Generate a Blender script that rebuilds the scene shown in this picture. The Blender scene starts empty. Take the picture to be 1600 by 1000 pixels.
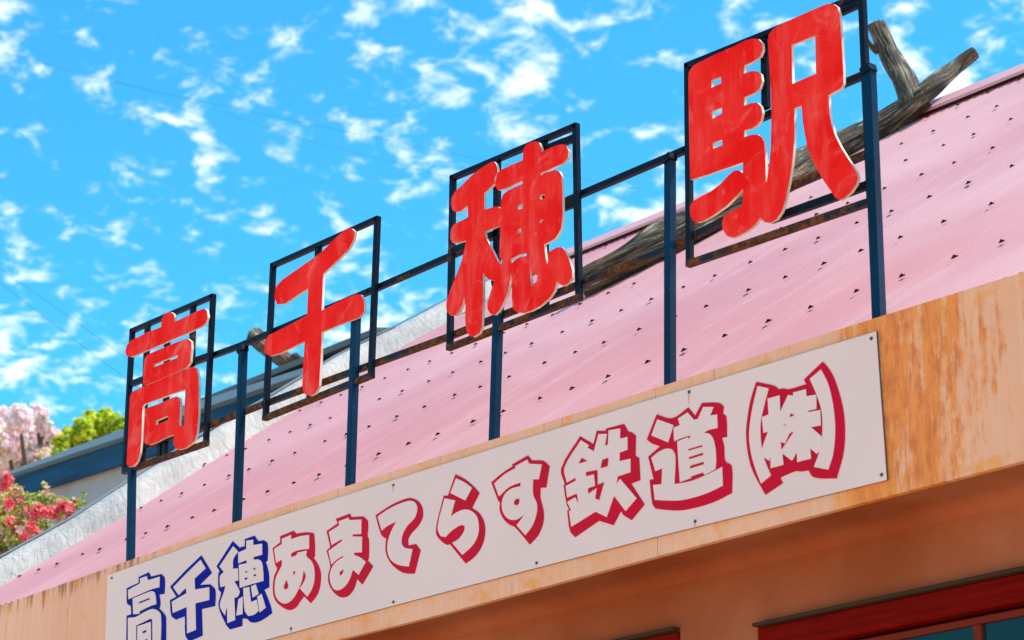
import bpy, bmesh, math, random
import numpy as np
from mathutils import Vector, Matrix, noise
scene = bpy.context.scene
RND = random.Random(7)

# ------------------------------------------------------------------ camera
# world: X runs along the facade (to the right), Y goes into the building, Z is up
F = 3740.0                                   # focal length in photo pixels (1600 wide)
RM = np.array([[0.63161257, -0.24241006, -0.7364122],
               [0.77524512, 0.20701348, 0.59677502],
               [0.00778298, -0.94783057, 0.31867953]])
CAM = np.array([0.0, -6.75, 1.6])
cd = bpy.data.cameras.new('camera')
cam = bpy.data.objects.new('camera', cd)
scene.collection.objects.link(cam)
cd.sensor_width = 36.0
cd.lens = F / 1600 * 36
cd.clip_start = 0.1
cd.clip_end = 5000
cd.dof.use_dof = True; cd.dof.focus_distance = 12.0; cd.dof.aperture_fstop = 4.5
m = Matrix.Identity(4)
for i in range(3):
    m[i][0] = RM[i, 0]; m[i][1] = -RM[i, 1]; m[i][2] = -RM[i, 2]; m[i][3] = CAM[i]
cam.matrix_world = m
scene.camera = cam

# ------------------------------------------------------------------ light
SUN = Vector((0.32, 0.36, 0.88)).normalized()          # towards the sun
sun_el = math.asin(SUN.z)
world = bpy.data.worlds.new('World')
scene.world = world
world.use_nodes = True
nt = world.node_tree
for n in list(nt.nodes): nt.nodes.remove(n)
def wn(t, **k):
    n = nt.nodes.new(t)
    for a, b in k.items(): setattr(n, a, b)
    return n
wo = wn('ShaderNodeOutputWorld'); bg = wn('ShaderNodeBackground')
sky = wn('ShaderNodeTexSky', sky_type='NISHITA', sun_disc=False, sun_elevation=sun_el,
         sun_rotation=math.atan2(SUN.x, SUN.y), altitude=300, air_density=1.0, dust_density=0.4, ozone_density=2.0)
tint = wn('ShaderNodeMix', data_type='RGBA', blend_type='MULTIPLY')
tint.inputs[0].default_value = 1.0
tint.inputs[7].default_value = (0.30, 1.32, 1.48, 1)
nt.links.new(sky.outputs[0], tint.inputs[6])
tc = wn('ShaderNodeTexCoord'); sep = wn('ShaderNodeSeparateXYZ')
nt.links.new(tc.outputs['Generated'], sep.inputs[0])
mz = wn('ShaderNodeMath', operation='MAXIMUM'); mz.inputs[1].default_value = 0.04
nt.links.new(sep.outputs[2], mz.inputs[0])
za = wn('ShaderNodeMath', operation='ADD'); za.inputs[1].default_value = 0.22
nt.links.new(mz.outputs[0], za.inputs[0])
dx = wn('ShaderNodeMath', operation='DIVIDE'); dy = wn('ShaderNodeMath', operation='DIVIDE')
nt.links.new(sep.outputs[0], dx.inputs[0]); nt.links.new(za.outputs[0], dx.inputs[1])
nt.links.new(sep.outputs[1], dy.inputs[0]); nt.links.new(za.outputs[0], dy.inputs[1])
cmb = wn('ShaderNodeCombineXYZ')
nt.links.new(dx.outputs[0], cmb.inputs[0]); nt.links.new(dy.outputs[0], cmb.inputs[1])
def wnoise(scale, detail, rough, off):
    mp = wn('ShaderNodeMapping'); mp.inputs['Location'].default_value = off
    nt.links.new(cmb.outputs[0], mp.inputs[0])
    n = wn('ShaderNodeTexNoise'); n.inputs['Scale'].default_value = scale
    n.inputs['Detail'].default_value = detail; n.inputs['Roughness'].default_value = rough
    n.inputs['Distortion'].default_value = 0.25
    nt.links.new(mp.outputs[0], n.inputs['Vector'])
    return n
n1 = wnoise(27, 8, 0.60, (3.1, 1.7, 0)); n2 = wnoise(7.0, 2, 0.5, (7.4, 2.2, 0.3))
a1 = wn('ShaderNodeMath', operation='MULTIPLY_ADD'); a1.inputs[1].default_value = 0.45
nt.links.new(n2.outputs[0], a1.inputs[0]); nt.links.new(n1.outputs[0], a1.inputs[2])
ramp = wn('ShaderNodeMapRange', interpolation_type='SMOOTHSTEP')
ramp.inputs['From Min'].default_value = 0.722; ramp.inputs['From Max'].default_value = 1.0
ramp.inputs['To Max'].default_value = 0.95
nt.links.new(a1.outputs[0], ramp.inputs['Value'])
cl = wn('ShaderNodeMix', data_type='RGBA')
cl.inputs[7].default_value = (8.6, 8.9, 9.4, 1)
nt.links.new(ramp.outputs[0], cl.inputs[0]); nt.links.new(tint.outputs[2], cl.inputs[6])
nt.links.new(cl.outputs[2], bg.inputs[0])
bg.inputs[1].default_value = 0.13
nt.links.new(bg.outputs[0], wo.inputs[0])

sl = bpy.data.lights.new('sun', 'SUN'); sl.energy = 4.6; sl.angle = math.radians(0.5); sl.color = (1.0, 0.92, 0.80)
so = bpy.data.objects.new('sun', sl); scene.collection.objects.link(so)
so.rotation_euler = SUN.to_track_quat('Z', 'Y').to_euler(); so.location = (5, 10, 30)

vs = scene.view_settings
vs.view_transform = 'Standard'; vs.look = 'None'; vs.gamma = 1; vs.use_curve_mapping = False
vs.exposure = 0.47

# ------------------------------------------------------------------ helpers
def ray(px, py): return RM @ np.array([px - 800.0, py - 500.0, F])
def at_y(px, py, y=0.0):
    d = ray(px, py); return Vector(CAM + (y - CAM[1]) / d[1] * d)
def at_x(px, py, x):
    d = ray(px, py); return Vector(CAM + (x - CAM[0]) / d[0] * d)
ZE, TAN = 4.62, 0.70                        # eave height, roof pitch
def on_roof(px, py, off=0.0):
    d = ray(px, py); s = (ZE + off - CAM[2] + TAN * CAM[1]) / (d[2] - TAN * d[1]); return Vector(CAM + s * d)

def link(name, me, mat=None, parent=None):
    o = bpy.data.objects.new(name, me); scene.collection.objects.link(o)
    if mat is not None:
        for mm in (mat if isinstance(mat, (list, tuple)) else [mat]): me.materials.append(mm)
    if parent: o.parent = parent
    return o
def obj(name, bm, mat, parent=None, smooth=False):
    me = bpy.data.meshes.new(name)
    bmesh.ops.recalc_face_normals(bm, faces=bm.faces)
    bm.to_mesh(me); bm.free()
    if smooth:
        for p in me.polygons: p.use_smooth = True
    return link(name, me, mat, parent)
def thing(name, label, cat, loc=(0, 0, 0), group=None):
    o = bpy.data.objects.new(name, None); scene.collection.objects.link(o)
    o.empty_display_size = 0.3
    o['label'] = label; o['category'] = cat
    if group: o['group'] = group
    return o
def tag(o, label, cat, group=None):
    o['label'] = label; o['category'] = cat
    if group: o['group'] = group
def box(bm, x0, x1, y0, y1, z0, z1, bev=0.0):
    vs_ = [bm.verts.new((x, y, z)) for x in (x0, x1) for y in (y0, y1) for z in (z0, z1)]
    fs = []
    for q in ((0, 1, 3, 2), (4, 6, 7, 5), (0, 4, 5, 1), (2, 3, 7, 6), (0, 2, 6, 4), (1, 5, 7, 3)):
        fs.append(bm.faces.new([vs_[i] for i in q]))
    if bev:
        es = list({e for f in fs for e in f.edges})
        bmesh.ops.bevel(bm, geom=es, offset=bev, segments=1, affect='EDGES')
def bar(bm, a, b, w, d, ext=0.0, bev=0.002):
    """square bar lying in a plane parallel to the facade: w in the plane, d in depth (centred)"""
    a, b = Vector(a), Vector(b)
    t = (b - a).normalized(); a = a - t * ext; b = b + t * ext
    n = Vector((0, 1, 0)); s = t.cross(n).normalized(); n = s.cross(t).normalized()
    vv = [bm.verts.new(p + s * (w / 2 * i) + n * (d / 2 * j)) for p in (a, b) for i, j in ((-1, -1), (1, -1), (1, 1), (-1, 1))]
    fs = [bm.faces.new([vv[i] for i in q]) for q in ((0, 1, 2, 3), (7, 6, 5, 4), (0, 4, 5, 1), (1, 5, 6, 2), (2, 6, 7, 3), (3, 7, 4, 0))]
    if bev:
        bmesh.ops.bevel(bm, geom=list({e for f in fs for e in f.edges}), offset=bev, segments=1, affect='EDGES')
def prism(bm, poly, vec):
    """extrude a planar polygon (list of Vectors) by vec"""
    a = [bm.verts.new(p) for p in poly]; b = [bm.verts.new(Vector(p) + Vector(vec)) for p in poly]
    n = len(a)
    bm.faces.new(a); bm.faces.new(b[::-1])
    for i in range(n): bm.faces.new((a[i], a[(i + 1) % n], b[(i + 1) % n], b[i]))
def tube(bm, pts, rads, seg=8, bump=0.0, seed=0, cap=True, uvl=None):
    rings = []; L = 0
    for i, p in enumerate(pts):
        p = Vector(p)
        t = (Vector(pts[min(i + 1, len(pts) - 1)]) - Vector(pts[max(i - 1, 0)])).normalized()
        up = Vector((0, 0, 1)) if abs(t.z) < .9 else Vector((1, 0, 0))
        s = t.cross(up).normalized(); u = s.cross(t)
        if i: L += (p - Vector(pts[i - 1])).length
        ring = []
        for k in range(seg):
            a = 2 * math.pi * k / seg
            r = rads[i]
            if bump:
                r *= 1 + bump * (noise.noise(Vector((math.cos(a) * 2.2, math.sin(a) * 2.2, L * 2.2 + seed))) +
                                 .45 * noise.noise(Vector((math.cos(a) * 6, math.sin(a) * 6, L * 3.5 + seed))) + .8 * noise.noise(Vector((math.cos(a) * 4.5, math.sin(a) * 4.5, L * .9 + seed * 2))))
            ring.append(bm.verts.new(p + s * math.cos(a) * r + u * math.sin(a) * r))
        rings.append((ring, L))
    for (r0, l0), (r1, l1) in zip(rings, rings[1:]):
        for k in range(seg):
            f = bm.faces.new((r0[k], r0[(k + 1) % seg], r1[(k + 1) % seg], r1[k]))
            f.smooth = True
            if uvl:
                for lp, uv in zip(f.loops, ((k / seg, l0), ((k + 1) / seg, l0), ((k + 1) / seg, l1), (k / seg, l1))): lp[uvl].uv = uv
    if cap:
        bm.faces.new(rings[0][0][::-1]); bm.faces.new(rings[-1][0])
    return rings

# ---- materials
def mat(name, col=(.5, .5, .5), rough=.6, metal=0.0, spec=.5):
    mt = bpy.data.materials.new(name); mt.use_nodes = True
    b = mt.node_tree.nodes['Principled BSDF']
    b.inputs['Base Color'].default_value = (*col, 1); b.inputs['Roughness'].default_value = rough
    b.inputs['Metallic'].default_value = metal; b.inputs['Specular IOR Level'].default_value = spec
    return mt
class N:
    """small node-graph helper"""
    def __init__(s, mt): s.m = mt; s.t = mt.node_tree; s.b = s.t.nodes['Principled BSDF']
    def new(s, t, **k):
        n = s.t.nodes.new(t)
        for a, b in k.items(): setattr(n, a, b)
        return n
    def l(s, a, b): s.t.links.new(a, b)
    def coord(s, scale=(1, 1, 1), kind='Object', loc=(0, 0, 0)):
        c = s.new('ShaderNodeTexCoord'); mp = s.new('ShaderNodeMapping')
        mp.inputs['Scale'].default_value = scale; mp.inputs['Location'].default_value = loc
        s.l(c.outputs[kind], mp.inputs[0]); return mp.outputs[0]
    def noise(s, vec, scale, detail=4, rough=.55, dist=0.0):
        n = s.new('ShaderNodeTexNoise'); n.inputs['Scale'].default_value = scale; n.inputs['Detail'].default_value = detail
        n.inputs['Roughness'].default_value = rough; n.inputs['Distortion'].default_value = dist
        s.l(vec, n.inputs['Vector']); return n.outputs[0]
    def rng(s, v, a, b, c=0.0, d=1.0, smooth=True):
        n = s.new('ShaderNodeMapRange', interpolation_type='SMOOTHSTEP' if smooth else 'LINEAR')
        for i, x in zip(('From Min', 'From Max', 'To Min', 'To Max'), (a, b, c, d)): n.inputs[i].default_value = x
        s.l(v, n.inputs['Value']); return n.outputs[0]
    def mul(s, a, b, op='MULTIPLY'):
        n = s.new('ShaderNodeMath', operation=op)
        for i, x in enumerate((a, b)):
            if isinstance(x, (int, float)): n.inputs[i].default_value = x
            else: s.l(x, n.inputs[i])
        return n.outputs[0]
    def mix(s, fac, a, b):
        n = s.new('ShaderNodeMix', data_type='RGBA')
        if isinstance(fac, (int, float)): n.inputs[0].default_value = fac
        else: s.l(fac, n.inputs[0])
        for i, x in ((6, a), (7, b)):
            if isinstance(x, tuple): n.inputs[i].default_value = (*x, 1)
            else: s.l(x, n.inputs[i])
        return n.outputs[2]
    def col(s, x): s.l(x, s.b.inputs['Base Color'])
    def bump(s, h, strength=.3, dist=.01):
        n = s.new('ShaderNodeBump'); n.inputs['Strength'].default_value = strength; n.inputs['Distance'].default_value = dist
        s.l(h, n.inputs['Height']); s.l(n.outputs[0], s.b.inputs['Normal'])
    def xyz(s, kind='Object'):
        c = s.new('ShaderNodeTexCoord'); sp = s.new('ShaderNodeSeparateXYZ'); s.l(c.outputs[kind], sp.inputs[0]); return sp.outputs

M = {}
# red painted letter board
g = N(mat('red_paint', (.70, .022, .018), .6, 0, .03)); M['red'] = g.m
c = g.coord((1, 1, 1)); st = g.coord((7, 7, 1.2))
a = g.mix(g.rng(g.noise(c, 3.2, 5, .6), .35, .7), (.90, .008, .006), (.97, .030, .024))
a = g.mix(g.mul(g.rng(g.noise(st, 2.0, 5, .6), .45, .75), .45), a, (.95, .13, .11))
a = g.mix(g.mul(g.rng(g.noise(c, 45, 3, .6), .66, .74), .5), a, (.60, .01, .01))
a = g.mix(g.mul(g.rng(g.noise(c, 5.5, 6, .68, 1.2), .52, .74), .55), a, (.95, .19, .17))
g.col(a); g.bump(g.noise(c, 14, 3), .06, .004)
g = N(mat('letter_edge', (.86, .83, .76), .6)); M['edge'] = g.m
g.col(g.mix(g.rng(g.noise(g.coord(), 9, 4), .4, .75), (.72, .66, .58), (.55, .38, .26)))
# sign steel, dark navy paint with rust
def steel(name, navy, rust_amt, lo):
    g = N(mat(name, navy, .55, 0, .10)); c = g.coord()
    r = g.rng(g.noise(c, 5.5, 6, .65), lo, lo + .10)
    r2 = g.rng(g.noise(c, 30, 4, .6), .35, .65)
    rc = g.mix(r2, (.05, .022, .012), (.16, .062, .022))
    chips = g.rng(g.noise(c, 70, 2, .5), .735, .76)
    a = g.mix(g.rng(g.noise(c, 2, 3), .3, .7), navy, tuple(x * .6 for x in navy))
    a = g.mix(g.mul(r, rust_amt), a, rc); a = g.mix(g.mul(chips, .35), a, (.35, .36, .36)); g.col(a)
    g.l(g.mul(r, .4, 'MULTIPLY_ADD') if False else g.rng(r, 0, 1, .38, .85), g.b.inputs['Roughness'])
    g.bump(g.noise(c, 60, 3), .1, .003)
    return g.m
M['frame'] = steel('frame_paint', (.003, .008, .020), .9, .60)
M['frame_rusty'] = steel('rusty_frame_paint', (.012, .017, .026), .95, .43)
M['post'] = steel('post_paint', (.0004, .026, .068), .5, .66)
# pink corrugated roof
g = N(mat('pink_roof_paint', (.72, .40, .45), .34)); M['roof'] = g.m
c = g.coord(); stv = g.coord((6, .5, .5))
a = g.mix(g.rng(g.noise(c, .33, 4, .6), .32, .68), (.59, .235, .24), (.69, .345, .34))
a = g.mix(g.mul(g.rng(g.noise(stv, 1.0, 5, .6), .5, .75), .35), a, (.76, .44, .43))
a = g.mix(g.mul(g.rng(g.noise(c, 5, 5, .65), .62, .78), .3), a, (.55, .24, .24))
g.col(a)
M['bolt'] = mat('rusty_bolt', (.016, .006, .006), .85, 0, .05)
g = N(mat('ridge_flashing', (.70, .32, .33), .45)); M['ridge'] = g.m
M['dark_gap'] = mat('ridge_shadow_and_joint_red', (.12, .02, .03), .6)  # shade under the ridge lip as colour; also backs the fascia joints
# white mortar verge
g = N(mat('white_mortar', (.78, .78, .77), .8)); M['mortar'] = g.m
c = g.coord(); cs = g.coord((7, 7, 2.0))
a = g.mix(g.rng(g.noise(c, 3, 5), .35, .7), (.50, .465, .44), (.37, .345, .33))
a = g.mix(g.mul(g.rng(g.noise(cs, 3.0, 4, .7, .6), .60, .68), .5), a, (.42, .42, .43)); g.col(a)
g.bump(g.noise(cs, 3.5, 6, .66, .5), .85, .03)
# peach fascia with rust runs
g = N(mat('fascia_paint', (.60, .38, .26), .6, 0, .15)); M['fascia'] = g.m
X, Y, Z = g.xyz()
c = g.coord(); vf = g.coord((30, 1, .8)); vs_m = g.coord((3.2, 1, .55))
base = g.mix(g.rng(g.noise(c, 1.1, 4), .3, .7), (.82, .385, .235), (.88, .450, .295))
base = g.mix(g.mul(g.rng(g.noise(vf, 1.0, 4, .55), .42, .72), .22), base, (.90, .62, .44))
base = g.mix(g.mul(g.rng(g.noise(vs_m, 1.6, 4, .6), .50, .74), .40), base, (.82, .38, .16))
patch = g.mul(g.rng(X, -6.35, -6.18), g.rng(X, -5.25, -5.95))        # heavy rust right of the panel
na = g.noise(g.coord((11, 1, 1.1), loc=(1.3, 0, 0)), 1.5, 7, .74, .3); nb_ = g.noise(g.coord((24, 1, 15)), 1.0, 5, .7)
rn = g.mul(g.mul(g.mul(na, .68), g.mul(nb_, .32), 'ADD'), g.mul(patch, .17), 'ADD')
base = g.mix(g.mul(g.mul(patch, g.rng(g.noise(vs_m, 2.2, 6, .7), .3, .62)), .55), base, (.86, .33, .085))
rust = g.rng(rn, .555, .66)
rc_ = g.mix(g.rng(g.noise(g.coord((20, 1, 6)), 1.4, 5, .7), .38, .66), (.88, .26, .045), (.62, .13, .02))
base = g.mix(g.mul(rust, .85), base, rc_)
top = g.rng(Z, 4.42, 4.66); left = g.rng(X, -10.6, -12.2)
dn = g.mul(g.noise(g.coord((17, 1, .35), loc=(5, 0, 0)), 1.0, 6, .72), g.mul(top, g.rng(left, 0, 1, .07, .24)), 'ADD')
base = g.mix(g.mul(g.rng(dn, .66, .80), .80), base, (.26, .085, .028))
spots = g.rng(g.noise(g.coord((4.5, 1, 7)), 1.3, 5, .7), .50, .66)
edge = g.mul(g.rng(Z, 4.50, 4.60), g.rng(Z, 4.06, 3.96), 'MAXIMUM')
base = g.mix(g.mul(g.mul(spots, edge), .75), base, (.86, .31, .055))
base = g.mix(g.mul(g.rng(g.noise(g.coord((60, 1, 60)), 1, 2), .68, .74), .35), base, (.40, .16, .07))
g.col(base); g.bump(g.noise(vs_m, 2, 5), .10, .006)
# wall under the eave
g = N(mat('wall_paint', (.46, .23, .13), .85, 0, .1)); M['wall'] = g.m
c = g.coord()
a = g.mix(g.rng(g.noise(c, 1.1, 5), .3, .7), (.30, .072, .026), (.43, .140, .068))
a = g.mix(g.mul(g.rng(g.noise(g.coord((6, 6, .7)), 1.2, 5, .6), .5, .8), .35), a, (.42, .075, .02)); g.col(a)
g.bump(g.noise(c, 55, 4), .25, .006)
g = N(mat('red_wood', (.20, .010, .006), .6, 0, .03)); M['redwood'] = g.m
a = g.mix(g.rng(g.noise(g.coord((1.2, 9, 22)), 2.0, 5, .6), .35, .7), (.20, .0035, .001), (.11, .002, .001)); g.col(a)
g.bump(g.noise(g.coord((1.2, 12, 30)), 2, 4), .2, .003)
M['drip'] = mat('weathered_trim', (.060, .030, .018), .8, 0, .1)
M['sash'] = mat('sash_wood', (.17, .018, .006), .6, 0, .1)
g = N(mat('window_glass', (.002, .028, .034), .08, 0, .22)); M['glass'] = g.m
g.bump(g.noise(g.coord(), 3, 2), .05, .02)
M['room_shade'] = mat('dark_room', (.01, .02, .025), .9)  # near-black sheet: the unlit room behind the panes, as colour
# sign panel
g = N(mat('panel_white', (.74, .70, .70), .5, 0, .25)); M['panel'] = g.m
c = g.coord()
a = g.mix(g.rng(g.noise(c, 1.2, 4), .3, .7), (.79, .565, .53), (.83, .595, .55))
a = g.mix(g.mul(g.rng(g.noise(g.coord((14, 1, .7)), 1.0, 5, .65), .62, .85), .30), a, (.60, .50, .42)); g.col(a)
M['panel_edge'] = mat('panel_edge', (.10, .07, .06), .6)
g = N(mat('sign_red', (.48, .006, .030), .5, 0, .05)); M['sign_red'] = g.m
g.col(g.mix(g.rng(g.noise(g.coord(), 4, 4), .35, .7), (.62, .004, .030), (.52, .008, .026)))
g = N(mat('sign_blue', (.006, .010, .22), .5, 0, .05)); M['sign_blue'] = g.m
g.col(g.mix(g.rng(g.noise(g.coord(), 4, 4), .35, .7), (.003, .005, .27), (.005, .008, .19)))
M['screw'] = mat('screw_steel', (.10, .085, .06), .5, .6)
# driftwood
def wood(name, k=1.0):
    g = N(mat(name, (.2, .16, .11), .75)); uv = g.coord((7, 1.1, 1), 'UV'); c = g.coord()
    s1 = g.noise(uv, 2.2, 7, .68, .5); s2 = g.noise(g.coord((16, 1.6, 1), 'UV'), 2.5, 5, .6, .3)
    a = g.mix(g.rng(s1, .35, .66), (.030 * k, .022 * k, .016 * k), (.21 * k, .145 * k, .080 * k))
    a = g.mix(g.mul(g.rng(s2, .55, .66), .9), a, (.66 * k, .56 * k, .40 * k))
    a = g.mix(g.mul(g.rng(g.noise(c, 4, 4), .55, .72), .6), a, (.26 * k, .105 * k, .035 * k))
    a = g.mix(g.rng(g.noise(c, 7, 5, .7, .8), .56, .68), a, (.030, .024, .020))
    a = g.mix(g.rng(s2, .48, .37), a, (.010, .010, .012)); g.col(a)
    g.bump(g.mul(s1, s2, 'ADD'), 1.0, .045); return g.m
M['wood'] = wood('driftwood_grain')
M['wood_end'] = mat('cut_wood', (.16, .10, .06), .8)
# neighbour
g = N(mat('navy_board', (.010, .055, .105), .6, 0, .15)); M['navy'] = g.m
g.col(g.mix(g.rng(g.noise(g.coord((.6, 3, 9)), 1.6, 5, .65), .4, .68), (.004, .062, .15), (.003, .028, .07)))
M['gutter'] = mat('grey_blue_gutter', (.17, .25, .33), .45)
M['flash'] = mat('grey_flashing', (.22, .22, .22), .5)
M['slate'] = mat('slate_roof', (.08, .09, .10), .6)
g = N(mat('grey_render', (.34, .33, .35), .85)); M['render'] = g.m
g.col(g.mix(g.rng(g.noise(g.coord(), 2, 5), .3, .7), (.33, .33, .36), (.26, .26, .29)))
M['soffit_wood'] = mat('brown_soffit', (.10, .05, .03), .8)
M['wire'] = mat('black_cable', (.03, .05, .08), .7)
g = N(mat('bounce_paving', (.46, .40, .33), .85)); M['bounce_paving'] = g.m
g.col(g.mix(g.rng(g.noise(g.coord(), .8, 6, .6), .3, .7), (.72, .46, .27), (.82, .54, .32)))  # warm tone of the unseen ground, made up to bounce light onto the facade
M['bark'] = mat('tree_bark', (.09, .065, .045), .85)
def leaf(name, cols):
    g = N(mat(name, cols[0], .6)); oi = g.new('ShaderNodeVertexColor'); oi.layer_name = 'tone'
    sp = g.new('ShaderNodeSeparateColor'); g.l(oi.outputs[0], sp.inputs[0])
    a = g.mix(g.rng(sp.outputs[0], 0, .5, smooth=False), cols[0], cols[1]); a = g.mix(g.rng(sp.outputs[0], .5, 1, smooth=False), a, cols[2])
    g.col(a)
    g.b.inputs['Subsurface Weight'].default_value = 0
    # thin leaf: some light passes through
    tr = g.new('ShaderNodeBsdfTranslucent'); g.l(a, tr.inputs[0]); mx = g.new('ShaderNodeMixShader'); mx.inputs[0].default_value = .55
    out = g.t.nodes['Material Output']; g.l(g.b.outputs[0], mx.inputs[1]); g.l(tr.outputs[0], mx.inputs[2]); g.l(mx.outputs[0], out.inputs[0])
    return g.m
M['leaf_yellow'] = leaf('yellow_green_leaves', ((.12, .30, .02), (.60, .68, .03), (.95, .88, .06)))
M['leaf_green'] = leaf('mixed_leaves', ((.07, .22, .04), (.45, .55, .07), (.90, .75, .28)))
M['blossom_pale'] = leaf('pale_pink_blossom', ((.86, .55, .60), (.95, .78, .80), (.97, .94, .92)))
M['blossom_red'] = leaf('red_pink_blossom', ((.88, .06, .13), (.95, .22, .28), (.97, .44, .34)))

M['blossom_pink'] = leaf('coral_blossom', ((.80, .12, .16), (.88, .34, .34), (.92, .70, .58)))
# ------------------------------------------------------------------ ground
bm = bmesh.new(); vv = [bm.verts.new(p) for p in ((-1500, -1500, 0), (1500, -1500, 0), (1500, 1500, 0), (-1500, 1500, 0))]; bm.faces.new(vv)
o = obj('ground', bm, M['bounce_paving']); o['kind'] = 'structure'

# ------------------------------------------------------------------ station building
XL, XR, YR = -14.45, -2.2, 5.80
ZR = ZE + TAN * YR
st_b = thing('station_building', 'station building with pink corrugated roof, rust-streaked peach fascia and red timber windows', 'building')
# corrugated roof (front and back slope), ridges slightly out of square with the eave
bm = bmesh.new(); PITCH, AMP, SK = .076, .0085, .25
n_s = 8; xs = np.arange(XL - 1.8, XR + 0.2, PITCH / n_s); rows = np.linspace(0.035, YR, 5)
grid = [[bm.verts.new((x + SK * y + .012 * math.sin(y * 1.3), y, ZE - .012 + TAN * y + AMP * math.sin(2 * math.pi * i / n_s))) for i, x in enumerate(xs)] for y in rows]
for r0, r1 in zip(grid, grid[1:]):
    for i in range(len(xs) - 1): bm.faces.new((r0[i], r0[i + 1], r1[i + 1], r1[i]))
for co, no in (((XL - .12, 0, 0), (1, .0, 0)), ((XR, 0, 0), (-1, 0, 0))):
    k = -.10 if no[0] > 0 else 0
    bmesh.ops.bisect_plane(bm, geom=bm.verts[:] + bm.edges[:] + bm.faces[:], plane_co=co, plane_no=Vector((no[0], no[0] * .13 if no[0] > 0 else 0, 0)).normalized(), clear_inner=True)
roof = obj('roof', bm, M['roof'], st_b, True)
bm = bmesh.new()
vv = [bm.verts.new(p) for p in ((XL - .9, YR, ZR - .01), (XR, YR, ZR - .01), (XR, 2 * YR, ZE), (XL - .9, 2 * YR, ZE))]; bm.faces.new(vv)
obj('rear_roof', bm, M['roof'], st_b)
# ridge cap: thin sheet; the shadow gap under its lip is a dark painted strip
bm = bmesh.new()
zt = ZR + .075
cap = [(-.20, -.185), (-.20, -.16), (0, 0), (.2, -.16), (.2, -.185), (0, -.026)]
prism(bm, [Vector((XL - .95, YR + a, zt + b)) for a, b in cap], (XR - XL + .95, 0, 0))
rc = obj('ridge_cap', bm, M['ridge'], roof)
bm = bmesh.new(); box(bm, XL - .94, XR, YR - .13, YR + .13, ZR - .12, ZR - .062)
obj('ridge_shadow_strip', bm, M['dark_gap'], roof)
# hook bolts: rows along the eave
bolts = []
for r, y in enumerate((.60, 1.46, 2.24, 3.03, 3.80, 4.62, 5.45)):
    for k in range(60):
        x = XL - .9 + .27 * k + SK * y + (.0 if r % 2 else .135) + RND.uniform(-.012, .012)
        yy = y + RND.uniform(-.02, .02)
        if XL - .12 * yy < x < XR - .3: bolts.append((x, yy))
def bolt_bm(bm, x, y, s=1.0):
    nrm = Vector((0, -TAN, 1)).normalized(); c0 = Vector((x, y, ZE + TAN * y)) + nrm * .002
    q = nrm.to_track_quat('Z', 'Y')
    for r0, r1, h0, h1, seg in ((.016, .012, 0.004, .009, 8), (.0075, .0055, .009, .015, 6)):
        lo = [bm.verts.new(c0 + q @ Vector((r0 * s * math.cos(a), r0 * s * math.sin(a), h0))) for a in [2 * math.pi * i / seg for i in range(seg)]]
        hi = [bm.verts.new(c0 + q @ Vector((r1 * s * math.cos(a), r1 * s * math.sin(a), h1))) for a in [2 * math.pi * i / seg for i in range(seg)]]
        for i in range(seg): bm.faces.new((lo[i], lo[(i + 1) % seg], hi[(i + 1) % seg], hi[i]))
        bm.faces.new(hi)
def campos(p):
    cpt = RM.T @ (np.array(p) - CAM); return cpt[0] / cpt[2] * F + 800, cpt[1] / cpt[2] * F + 500, cpt[2]
def in_view(x, y):
    u, v_, d = campos((x, y, ZE + TAN * y)); return -20 < u < 1620 and -20 < v_ < 1020
bolts.sort(key=lambda b: (not in_view(*b), campos((b[0], b[1], ZE + TAN * b[1]))[2]))
for b in bolts[:95]:
    bm = bmesh.new(); bolt_bm(bm, *b, s=RND.uniform(.9, 1.15)); obj('roof_bolt', bm, M['bolt'], roof)
bm = bmesh.new()
for b in bolts[95:]: bolt_bm(bm, *b, s=RND.uniform(.9, 1.15))
o = obj('roof_bolt', bm, M['bolt'], roof); o['kind'] = 'stuff'

# white mortar verge along the left gable
inner = [on_roof(*q) for q in ((0, 915), (110, 852), (215, 793), (384, 686), (490, 622), (598, 556), (700, 498), (770, 455))]
outer_px = ((-60, 905), (0, 873), (120, 807), (198, 756), (330, 672), (420, 622), (470, 592), (536, 552), (614, 513), (694, 471), (790, 425))
def lerp_poly(pts, y):
    for p, q in zip(pts, pts[1:]):
        if p.y <= y <= q.y: return p.lerp(q, (y - p.y) / (q.y - p.y))
    p, q = (pts[0], pts[1]) if y < pts[0].y else (pts[-2], pts[-1])
    return p.lerp(q, (y - p.y) / (q.y - p.y))
outer = []
for q in outer_px:
    p = at_x(*q, XL - .22)
    for _ in range(6):
        ip = lerp_poly(inner, p.y - .0); p = at_x(*q, ip.x - .17)
    outer.append(p)
ys = np.linspace(-.05, YR - .08, 90)
bm = bmesh.new(); rings = []; crest = []
for y in ys:
    ip = lerp_poly(inner, y); op = lerp_poly(outer, y); x0 = ip.x; zr = ZE + TAN * y
    h = max(.10, min(.30, op.z - zr))
    crest.append((x0 - .17, y, zr + h))
    sec = [(.03, -.03), (.0, .02), (-.02, h * .45), (-.06, h * .80), (-.12, h * .97), (-.17, h), (-.23, h * .95), (-.27, h * .7), (-.29, -.25)]
    rings.append([bm.verts.new((x0 + a + .010 * noise.noise(Vector((a * 12, y * 5, 0))), y, zr + b + .012 * noise.noise(Vector((a * 9, y * 4, 3))))) for a, b in sec])
for r0, r1 in zip(rings, rings[1:]):
    for i in range(len(r0) - 1): bm.faces.new((r0[i], r0[i + 1], r1[i + 1], r1[i]))
obj('verge', bm, M['mortar'], st_b, True)
bm = bmesh.new(); rr = []
for x, y, z in crest:
    rr.append([bm.verts.new((x - .02 + a, y, z + b)) for a, b in ((0.0, .003), (.004, .012), (-.12, .012), (-.12, .003))])
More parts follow.
